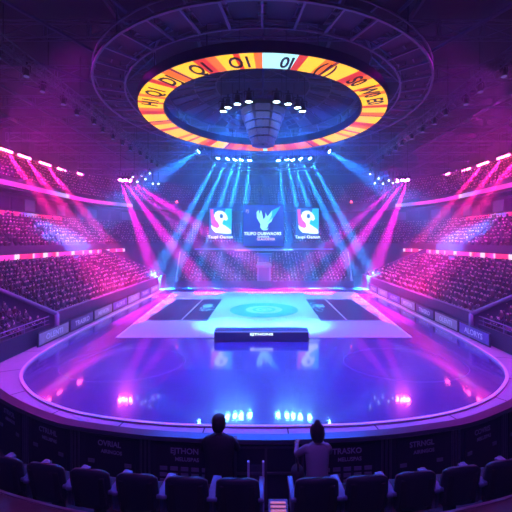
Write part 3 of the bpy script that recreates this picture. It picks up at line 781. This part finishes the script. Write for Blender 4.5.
# guard wall: coping rail, posts, panels
gw = empty('guard_wall', (0, 5.2, PF)); tag(gw, 'curved dark guard wall with framed banner panels in front of the seats', 'guard wall')
def local(bm_):
    for v in bm_.verts: v.co -= Vector((0, 5.2, PF))
bm = bmesh.new(); sweep(bm, RL, [(-.07, 4.84), (-.09, 4.88), (-.06, 4.91), (.1, 4.91), (.12, 4.86), (.1, 4.84)]); bmesh.ops.recalc_face_normals(bm, faces=bm.faces); local(bm)
obj('coping', bm, mat('dark coping', (.05, .045, .09), .35), gw)
bm = bmesh.new(); sweep(bm, RL, [(-.01, PF), (-.01, 4.84), (.04, 4.84), (.04, PF)]); bmesh.ops.recalc_face_normals(bm, faces=bm.faces); local(bm)
obj('backing', bm, mat('guard wall navy', (.018, .018, .045), .5), gw)
# stations along the wall
cum = [0]
for i in range(1, len(RL)): cum.append(cum[-1]+(Vector(RL[i][:2])-Vector(RL[i-1][:2])).length)
mid = len(RL)//2; base = cum[mid]
def at(s):
    s += base
    for i in range(1, len(cum)):
        if cum[i] >= s:
            t = (s-cum[i-1])/(cum[i]-cum[i-1]); a_ = Vector(RL[i-1]); b2 = Vector(RL[i]); return a_.lerp(b2, t)
    return Vector(RL[-1])
def frame_at(s, off=0):
    p = at(s); n = Vector((p[2], p[3], 0)).normalized()
    ang = math.atan2(n.y, n.x)-PI/2
    ang = math.atan2(-n.x, n.y) if False else math.atan2(n.y, n.x)-PI/2
    return Vector((p[0], p[1], PF))-Vector((0, 5.2, PF)), n, ang
M_post = mat('post grey', (.10, .10, .16), .4, .4)
M_bpanel = mat('banner black', (.012, .012, .03), .5); M_btext = mat('banner lettering', (.34, .32, .48), .6)
widths = 1.28
BT = ['STRVOL', 'CTRUHL', 'OVRIAL', 'EJTHON', 'ALORYS', 'TRASKO', 'STRNGL', 'COVRIS', 'OLENTI']
for side_i, k in enumerate(range(-4, 5)):
    s0 = k*widths+.03
    c, n, ang = frame_at(s0)
    # rotation so that local -Y faces the seats: RL normal points to the seats or away?
    if n.y > 0: n = -n
    ang = math.atan2(n.y, n.x)+PI/2
    Mx = Matrix.Translation(c) @ Matrix.Rotation(ang, 4, 'Z')
    if k == 0:
        bm = bmesh.new()
        for x0, x1, z0, z1 in ((-.5, -.46, .05, 1.02), (.46, .5, .05, 1.02), (-.5, .5, .98, 1.02), (-.5, .5, .57, .60), (-.5, .5, .05, .09), (-.02, .02, .05, 1.02)):
            box(bm, x0, x1, -.07, -.04, z0, z1, M=Mx)
        obj('gate_frame', bm, M_post, gw)
        continue
    bm = bmesh.new(); box(bm, -.46, .46, -.05, -.03, .08, 1.0, bev=.008, M=Mx); pn = obj('banner_panel', bm, M_bpanel, gw)
    text('lettering', BT[k+4], .125, M_btext, pn, Mx @ Matrix.Translation((.0, -.056, .89)) @ FACE, .002)
    text('lettering', 'MELUSPAS' if k % 2 else 'AIRINGOS', .085, M_btext, pn, Mx @ Matrix.Translation((.04, -.056, .76)) @ FACE, .002)
    if k in (-1, 1):
        bm = bmesh.new()
        for r_ in range(3):
            for q_ in range(5): box(bm, -.4+q_*.17, -.4+q_*.17+.12, -.058, -.05, .38+r_*.1, .38+r_*.1+.06, M=Mx)
        obj('small_logos', bm, mat('small logo print', (.22, .2, .34), .6), pn)
    else:
        bm = bmesh.new(); box(bm, .28, .4, -.058, -.05, .55, .61, M=Mx); box(bm, -.4, -.28, -.058, -.05, .55, .61, M=Mx); obj('small_logos', bm, mat('small logo print', (.22, .2, .34), .6), pn)
for k in range(-5, 5):
    for q_ in (-.07, .0, .07):
        c, n, ang = frame_at((k+.5)*widths+.03+q_); n = -n if n.y > 0 else n
        bm = bmesh.new(); bar(bm, c+n*.07, c+n*.07+Vector((0, 0, 1.06)), .018, 6); obj('post', bm, M_post, gw)

# seats -------------------------------------------------------------
M_seat = mat('navy seat shell', (.022, .022, .045), .42); M_pad = mat('dark upholstery', (.02, .016, .03), .7, bump=.3, nscale=60); M_arm = mat('blue grey armrest', (.16, .2, .34), .35)
def make_seat():
    t_ = empty('stadium_seat')
    # curved backrest, local -Y is the back (towards camera)
    bm_ = bmesh.new(); rings = []
    for j in range(9):
        v = j/8; z = .40+.50*v
        wv = .235+.02*math.sin(v*PI)-(.035*max(0, (v-.88)/.12)); yb = -.20-.09*v
        ring_ = []
        for i in range(11):
            u = -1+2*i/10; ring_.append((u*wv, yb+.05*u*u, z-(.03*u**4 if v > .9 else 0)))
        for i in range(11):
            u = 1-2*i/10; ring_.append((u*wv, yb+.05*u*u+.055-.02*abs(u)**3, z-(.03*u**4 if v > .9 else 0)))
        rings.append(ring_)
    loft(bm_, rings); bmesh.ops.recalc_face_normals(bm_, faces=bm_.faces); obj('backrest', bm_, M_seat, t_, True)
    bm_ = bmesh.new(); box(bm_, -.2, .2, -.118, -.088, .47, .84, bev=.012, M=Matrix.Translation((0, 0, 0)) @ Matrix.Rotation(.17, 4, 'X')); 
    obj('back_cushion', bm_, M_pad, t_)
    bm_ = bmesh.new(); box(bm_, -.22, .22, -.18, .26, .38, .46, bev=.03); obj('seat', bm_, M_pad, t_, True)
    for sx in (-1, 1):
        bm_ = bmesh.new(); box(bm_, sx*.27-.035, sx*.27+.035, -.22, .16, .60, .645, bev=.015); ar = obj('armrest', bm_, M_arm, t_, True)
        bm_ = bmesh.new(); box(bm_, sx*.27-.02, sx*.27+.02, -.14, .08, .36, .60, bev=.008); obj('armrest_panel', bm_, M_arm, ar)
    bm_ = bmesh.new(); box(bm_, -.05, .05, -.06, .06, .0, .38, bev=.01); box(bm_, -.16, .16, -.1, .1, 0, .03, bev=.01); obj('pedestal', bm_, M_dark, t_)
    return t_
def dup(root, loc, rz):
    r = root.copy(); C.objects.link(r); r.location = loc; r.rotation_euler = (0, 0, rz)
    for ch in list(root.children):
        c_ = ch.copy(); C.objects.link(c_); c_.parent = r
        for g in ch.children:
            d_ = g.copy(); C.objects.link(d_); d_.parent = c_
    return r
seat0 = make_seat()
sx_all = [-.30-.585*k for k in range(7)] + [.60+.585*k for k in range(7)]
words = ['first', 'second', 'third', 'fourth', 'fifth', 'sixth', 'seventh']
for k, x in enumerate(sx_all):
    y = 3.98+.036*x*x; rz = math.atan(.06*x)
    if k == 0: st_ = seat0; st_.location = (x, y, 4.39); st_.rotation_euler = (0, 0, rz)
    else: st_ = dup(seat0, (x, y, 4.39), rz)
    tag(st_, 'dark stadium seat seen from behind, %s to the %s of the centre aisle' % (words[k % 7], 'left' if k < 7 else 'right'), 'seat', 'foreground row of stadium seats')

# aisle partition and lit step
e = empty('aisle_partition', (-.1, 4.22, 4.0)); tag(e, 'low clear partition with two pale posts beside the centre aisle', 'partition')
for x in (-.1, .09):
    bm = bmesh.new(); box(bm, x-.014, x+.014, -.02, .02, 0, 1.16, bev=.004); obj('post', bm, mat('pale post', (.5, .52, .75), .3), e)
bm = bmesh.new(); box(bm, -.085, .075, -.005, .005, .05, 1.12)
mg = mat('clear acrylic', (.75, .82, .95), .05); mg.node_tree.nodes['Principled BSDF'].inputs['Transmission Weight'].default_value = .95
obj('clear_sheet', bm, mg, e)
e = empty('aisle_step', (.17, 3.93, 4.395)); tag(e, 'small aisle step with glowing pink edge between the seats', 'step')
bm = bmesh.new(); box(bm, -.12, .12, -.1, .12, 0, .42, bev=.01); obj('block', bm, mat('step block', (.2, .18, .3), .6), e)
bm = bmesh.new()
for j in range(3): box(bm, -.09, .09, -.08+j*.06, -.05+j*.06, .421, .428)
obj('glow_strip', bm, emit('pink step light', (1, .25, .45), .5), e)

# ------------------------------------------------------------------ people
M_skin = mat('skin', (.42, .25, .19), .55); M_hair = mat('dark hair', (.018, .013, .014), .5, bump=.5, nscale=90)
def skinned(V, E, subdiv=2, root=0):
    """V: {name:(x,y,z,rx,ry)}, E: pairs; returns evaluated mesh"""
    names = list(V); me = bpy.data.meshes.new('rig'); me.from_pydata([V[n][:3] for n in names], [(names.index(a), names.index(b)) for a, b in E], [])
    o = bpy.data.objects.new('rig', me); C.objects.link(o)
    m = o.modifiers.new('skin', 'SKIN'); m.use_smooth_shade = True
    for i, n in enumerate(names):
        sv = me.skin_vertices[0].data[i]; sv.radius = (V[n][3], V[n][4]); sv.use_root = (i == root)
    if subdiv:
        sb = o.modifiers.new('sub', 'SUBSURF'); sb.levels = subdiv; sb.render_levels = subdiv
    dg = bpy.context.evaluated_depsgraph_get(); ev = o.evaluated_get(dg); out = bpy.data.meshes.new_from_object(ev)
    bpy.data.objects.remove(o); return out
def standing(name, loc, rz, h, label, top, legs, top_m, leg_m, shirt_r, hairf, arms, extras=None, slim=1.0):
    t_ = empty(name, loc, rz); tag(t_, label, 'person'); k = h/1.75; w = slim
    V = {'pelvis': (0, 0, .95, .15*w, .11), 'waist': (0, .0, 1.08, .135*w, .10), 'chest': (0, .0, 1.30, .16*w, .115), 'neckb': (0, -.01, 1.45, .085, .075), 'neck': (0, .0, 1.51, .05, .05),
         'head0': (0, .015, 1.57, .062, .072), 'head1': (0, .015, 1.65, .076, .092), 'head2': (0, .01, 1.715, .055, .065)}
    E = [('pelvis', 'waist'), ('waist', 'chest'), ('chest', 'neckb'), ('neckb', 'neck'), ('neck', 'head0'), ('head0', 'head1'), ('head1', 'head2')]
    for s, nm in ((-1, 'l'), (1, 'r')):
        el, wr = arms[0 if s < 0 else 1]
        V['sh'+nm] = (s*.165*w, -.005, 1.42, .062, .062); V['el'+nm] = (*el, .048, .048); V['wr'+nm] = (*wr, .03, .03)
        hd = (Vector(wr)-Vector(el)).normalized(); pm = Vector(wr)+hd*.06
        V['pa'+nm] = (*pm, .036, .022)
        V['hi'+nm] = (s*.09, 0, .90, .095, .10); V['kn'+nm] = (s*.10, .02, .50, .06, .062); V['an'+nm] = (s*.11, -.02, .10, .042, .045); V['to'+nm] = (s*.125, .13, .04, .042, .03)
        E += [('chest', 'sh'+nm), ('sh'+nm, 'el'+nm), ('el'+nm, 'wr'+nm), ('wr'+nm, 'pa'+nm), ('pelvis', 'hi'+nm), ('hi'+nm, 'kn'+nm), ('kn'+nm, 'an'+nm), ('an'+nm, 'to'+nm)]
        # fingers
        side = Vector((-hd.y, hd.x, 0)).normalized() if hd.to_2d().length > .01 else Vector((1, 0, 0))
        for f in range(4):
            b0 = pm+side*(f-1.5)*.019; L_ = (.062, .072, .068, .054)[f]
            V['f%s%d' % (nm, f)] = (*(b0+hd*L_*.55), .0095, .0095); V['g%s%d' % (nm, f)] = (*(b0+hd*L_*.9+Vector((0, 0, -.025))), .008, .008)
            E += [('pa'+nm, 'f%s%d' % (nm, f)), ('f%s%d' % (nm, f), 'g%s%d' % (nm, f))]
        th = Vector(wr)+hd*.035+side*(-s)*.045; V['t'+nm] = (*th, .012, .012); E.append(('wr'+nm, 't'+nm))
    V = {n: (v[0]*k, v[1]*k, v[2]*k, v[3]*k, v[4]*k) for n, v in V.items()}
    me = skinned(V, E, 2)
    body = obj('body', me, [M_skin], t_, True); me.materials.clear()
    for m in (M_skin, top_m, leg_m, M_rubber): me.materials.append(m)
    wl = Vector(V['wrl'][:3]); wrr = Vector(V['wrr'][:3])
    for p in me.polygons:
        c = p.center; mi = 1
        if c.z > 1.475*k: mi = 0
        elif c.z < .09*k: mi = 3
        elif c.z < .93*k and abs(c.x) < .2*k and c.y < .22: mi = 2
        if (c-wl).length < .05 or (c-wrr).length < .05: mi = 0
        for nm in 'lr':
            for q in [n for n in V if (n[0] in 'fgt' and n[1:2] == nm and not n.startswith('to')) or n == 'pa'+nm]:
                if (c-Vector(V[q][:3])).length < .04: mi = 0
        p.material_index = mi
    # garment shell over the torso
    bm_ = bmesh.new(); loft(bm_, [ell(0, cy*k, z*k, rx*k, ry*k, 20) for z, rx, ry, cy in shirt_r])
    obj(top, bm_, top_m, t_, True)
    # hair
    bm_ = bmesh.new(); loft(bm_, [ell(0, cy*k, z*k, rx*k, ry*k, 16) for z, rx, ry, cy in hairf]); obj('hair', bm_, M_hair, t_, True)
    # face and ears
    bm_ = bmesh.new()
    for s in (-1, 1): bmesh.ops.create_uvsphere(bm_, u_segments=8, v_segments=6, radius=.02*k, matrix=Matrix.Translation((s*.078*k, .01, 1.635*k)) @ Matrix.Diagonal((.5, .9, 1.6, 1)))
    bmesh.ops.create_cone(bm_, segments=6, radius1=.016*k, radius2=.006*k, depth=.05*k, matrix=Matrix.Translation((0, .112*k, 1.63*k)) @ Matrix.Rotation(.35, 4, 'X'))
    obj('ears_and_nose', bm_, M_skin, t_, True)
    bm_ = bmesh.new()
    for s in (-1, 1): bmesh.ops.create_uvsphere(bm_, u_segments=8, v_segments=6, radius=.012*k, matrix=Matrix.Translation((s*.03*k, .098*k, 1.645*k)))
    box(bm_, -.022*k, .022*k, .09*k, .1*k, 1.585*k, 1.592*k); obj('eyes_and_mouth', bm_, M_rubber, t_, True)
    return t_
dark_m = mat('black suit cloth', (.012, .012, .022), .75, bump=.3, nscale=80); grey_m = mat('pale grey shirt cloth', (.34, .33, .42), .8, bump=.3, nscale=70); jean = mat('dark trousers', (.02, .02, .04), .8)
man = standing('person', (-.635, 4.62, PF), 0, 1.76, 'man in black suit standing at the guard wall, left of the aisle', 'jacket', 'trousers', dark_m, jean,
    [(.80, .20, .135, 0), (.95, .195, .13, 0), (1.1, .185, .125, 0), (1.28, .215, .135, 0), (1.38, .225, .125, 0), (1.43, .195, .10, -.005), (1.475, .11, .08, -.01), (1.50, .068, .062, -.005)],
    [(1.56, .066, .05, -.05), (1.585, .088, .09, -.022), (1.63, .098, .104, -.008), (1.68, .1, .1, 0), (1.72, .088, .085, .005), (1.745, .06, .055, .01), (1.752, .03, .03, .01)],
    (((-.25, .13, 1.19), (-.16, .385, 1.17)), ((.255, .12, 1.2), (.2, .38, 1.17))), slim=1.06)
woman = standing('person', (.735, 4.55, PF), .12, 1.68, 'person in pale grey shirt with tied up dark hair standing right of the aisle', 'shirt', 'trousers', grey_m, jean,
    [(.86, .175, .125, 0), (.95, .175, .125, 0), (1.08, .155, .115, 0), (1.26, .175, .12, 0), (1.37, .185, .11, 0), (1.425, .165, .09, -.005), (1.47, .10, .075, -.01), (1.49, .062, .06, -.005)],
    [(1.53, .07, .05, -.05), (1.57, .096, .09, -.02), (1.62, .108, .108, -.01), (1.68, .104, .104, -.005), (1.72, .086, .085, -.012), (1.745, .058, .058, -.02), (1.77, .046, .048, -.02), (1.80, .034, .034, -.02), (1.815, .016, .016, -.02)],
    (((-.27, .16, 1.22), (-.2, .42, 1.22)), ((.24, .16, 1.22), (.19, .43, 1.22))), slim=.95)
# bag hanging from the woman's left arm
e = empty('shoulder_bag', (.735-.27, 4.55, PF+.72)); tag(e, 'dark bag hanging beside the person in the grey shirt', 'bag')
bm = bmesh.new(); loft(bm, [ell(0, 0, z, rx, ry, 14) for z, rx, ry in ((0, .08, .12), (.05, .11, .16), (.2, .115, .16), (.32, .085, .13), (.36, .03, .1))]); obj('bag_body', bm, M_pad, e, True)
bm = bmesh.new(); P_ = [(.0, .08*math.cos(a_), .36+.13*math.sin(a_)) for a_ in [PI*i/8 for i in range(9)]]
for i in range(8): bar(bm, P_[i], P_[i+1], .012, 6)
obj('strap', bm, M_dark, e)

# ------------------------------------------------------------------ spectators
CL = [mat('clothing %d' % i, tuple(v*.22 for v in c), .8) for i, c in enumerate([(.10, .10, .14), (.5, .48, .5), (.30, .06, .08), (.06, .08, .25), (.42, .30, .16), (.22, .22, .26), (.6, .25, .35)])]
M_sk2 = mat('spectator skin', (.85, .66, .56), .5)
def spectator_mesh(i):
    up = i % 3 == 1
    V = {'pel': (0, 0, .52, .15, .13), 'che': (0, .03, .86, .17, .12), 'nk': (0, .04, 1.03, .05, .05), 'hd': (0, .06, 1.13, .085, .095), 'ht': (0, .05, 1.22, .06, .07)}
    E = [('pel', 'che'), ('che', 'nk'), ('nk', 'hd'), ('hd', 'ht')]
    for s, n in ((-1, 'l'), (1, 'r')):
        V['k'+n] = (s*.12, .42, .52, .075, .075); V['a'+n] = (s*.13, .43, .1, .05, .05); V['t'+n] = (s*.13, .54, .05, .045, .035)
        V['s'+n] = (s*.18, .03, .95, .06, .06)
        if up and s > 0: V['e'+n] = (s*.27, .14, 1.1, .045, .045); V['w'+n] = (s*.22, .2, 1.36, .04, .04)
        else: V['e'+n] = (s*.25, .08, .72, .045, .045); V['w'+n] = (s*.12, .33, .66, .04, .04)
        E += [('pel', 'k'+n), ('k'+n, 'a'+n), ('a'+n, 't'+n), ('che', 's'+n), ('s'+n, 'e'+n), ('e'+n, 'w'+n)]
    me = skinned(V, E, 1); me.materials.clear()
    for m in (M_sk2, CL[i % 7], CL[(i*3+3) % 4], M_hair): me.materials.append(m)
    for p in me.polygons:
        c = p.center; mi = 1
        if c.z > 1.03 and abs(c.x) < .12: mi = 3 if (c.z > 1.23 or c.y < .0) else 0
        elif c.y > .2 and c.z < .6: mi = 2
        for n in 'lr':
            if (c-Vector(V['w'+n][:3])).length < .07: mi = 0
        p.material_index = mi; p.use_smooth = True
    return me
protos = [spectator_mesh(i) for i in range(7)]
def inframe(x, y, z):
    if y < 2: return False
    px = 264+x/y*329; py = 240-(z+1-8)/y*329
    return -6 < px < 518 and 0 < py < 512
ranked = sorted([s for s in SEATS if inframe(*s[:3])], key=lambda s: (s[0]**2+s[1]**2+(s[2]-8)**2))
ind = ranked[:300]; ids = set(id(s) for s in ind)
ZL = {'near left': 'seated spectator in the dim near left corner stand', 'near right': 'seated spectator in the dim near right corner stand',
      'lower left': 'magenta lit spectator seated in the front part of the lower left stand', 'lower right': 'magenta lit spectator seated in the front part of the lower right stand',
      'middle': 'seated spectator in the middle tier', 'upper': 'seated spectator in the upper tier', 'far': 'seated spectator in the far stand'}
first = {}
random.seed(5)
for s in ind:
    k = random.randrange(7)
    if k not in first: o = bpy.data.objects.new('spectator', protos[k]); first[k] = o
    else: o = first[k].copy()
    C.objects.link(o); o.location = (s[0], s[1], s[2]); o.rotation_euler = (0, 0, s[3]+random.uniform(-.25, .25)); f = random.uniform(.93, 1.05); o.scale = (f, f, f)
    tag(o, ZL[s[4]], 'person', 'spectators '+s[4])
# everyone else: one merged crowd, simple figures
def simple(i):
    vs_, fs_, ms_ = [], [], []
    def rg(z, rx, ry, cy, n=6):
        b0 = len(vs_); vs_.extend([(rx*math.cos(2*PI*k/n), cy+ry*math.sin(2*PI*k/n), z) for k in range(n)]); return b0
    def join(a, b, m, n=6):
        for k in range(n): fs_.append((a+k, a+(k+1) % n, b+(k+1) % n, b+k)); ms_.append(m)
    a = rg(.1, .15, .14, .3); b = rg(.55, .2, .26, .14); c = rg(.62, .2, .15, .0); d = rg(.93, .24, .13, .02); e_ = rg(1.02, .08, .07, .03); f = rg(1.06, .07, .08, .05); g = rg(1.14, .1, .11, .05); h = rg(1.24, .05, .06, .04)
    join(a, b, 8); join(b, c, i+1); join(c, d, i+1); join(d, e_, i+1); join(e_, f, 0); join(f, g, 0); join(g, h, 0 if i % 2 else 9)
    fs_.append(tuple(h+k for k in range(6))); ms_.append(0 if i % 2 else 9)
    return vs_, fs_, ms_
SI = [simple(i) for i in range(7)]
VV, FF, MM = [], [], []
for s in SEATS:
    if id(s) in ids: continue
    if not (-15 < 264+s[0]/max(s[1], 1)*329 < 530): continue
    v, f, m = SI[random.randrange(7)]; b0 = len(VV); a_ = s[3]+random.uniform(-.3, .3); c, sn = math.cos(a_), math.sin(a_); sc = random.uniform(.92, 1.08)
    VV.extend([(s[0]+sc*(x*c-y*sn), s[1]+sc*(x*sn+y*c), s[2]+sc*z) for x, y, z in v]); FF.extend([tuple(b0+q for q in t_) for t_ in f]); MM.extend(m)
me = bpy.data.meshes.new('crowd'); me.from_pydata(VV, [], FF)
for m in [M_sk2]+CL+[mat('dark legs', (.04, .04, .06), .8), M_hair]: me.materials.append(m)
me.polygons.foreach_set('material_index', MM); me.update()
cr = bpy.data.objects.new('crowd', me); C.objects.link(cr); tag(cr, 'dense crowd of seated spectators filling the far, middle and upper stands', 'crowd', kind='stuff')
print('SEATS', len(SEATS), 'verts', len(VV))
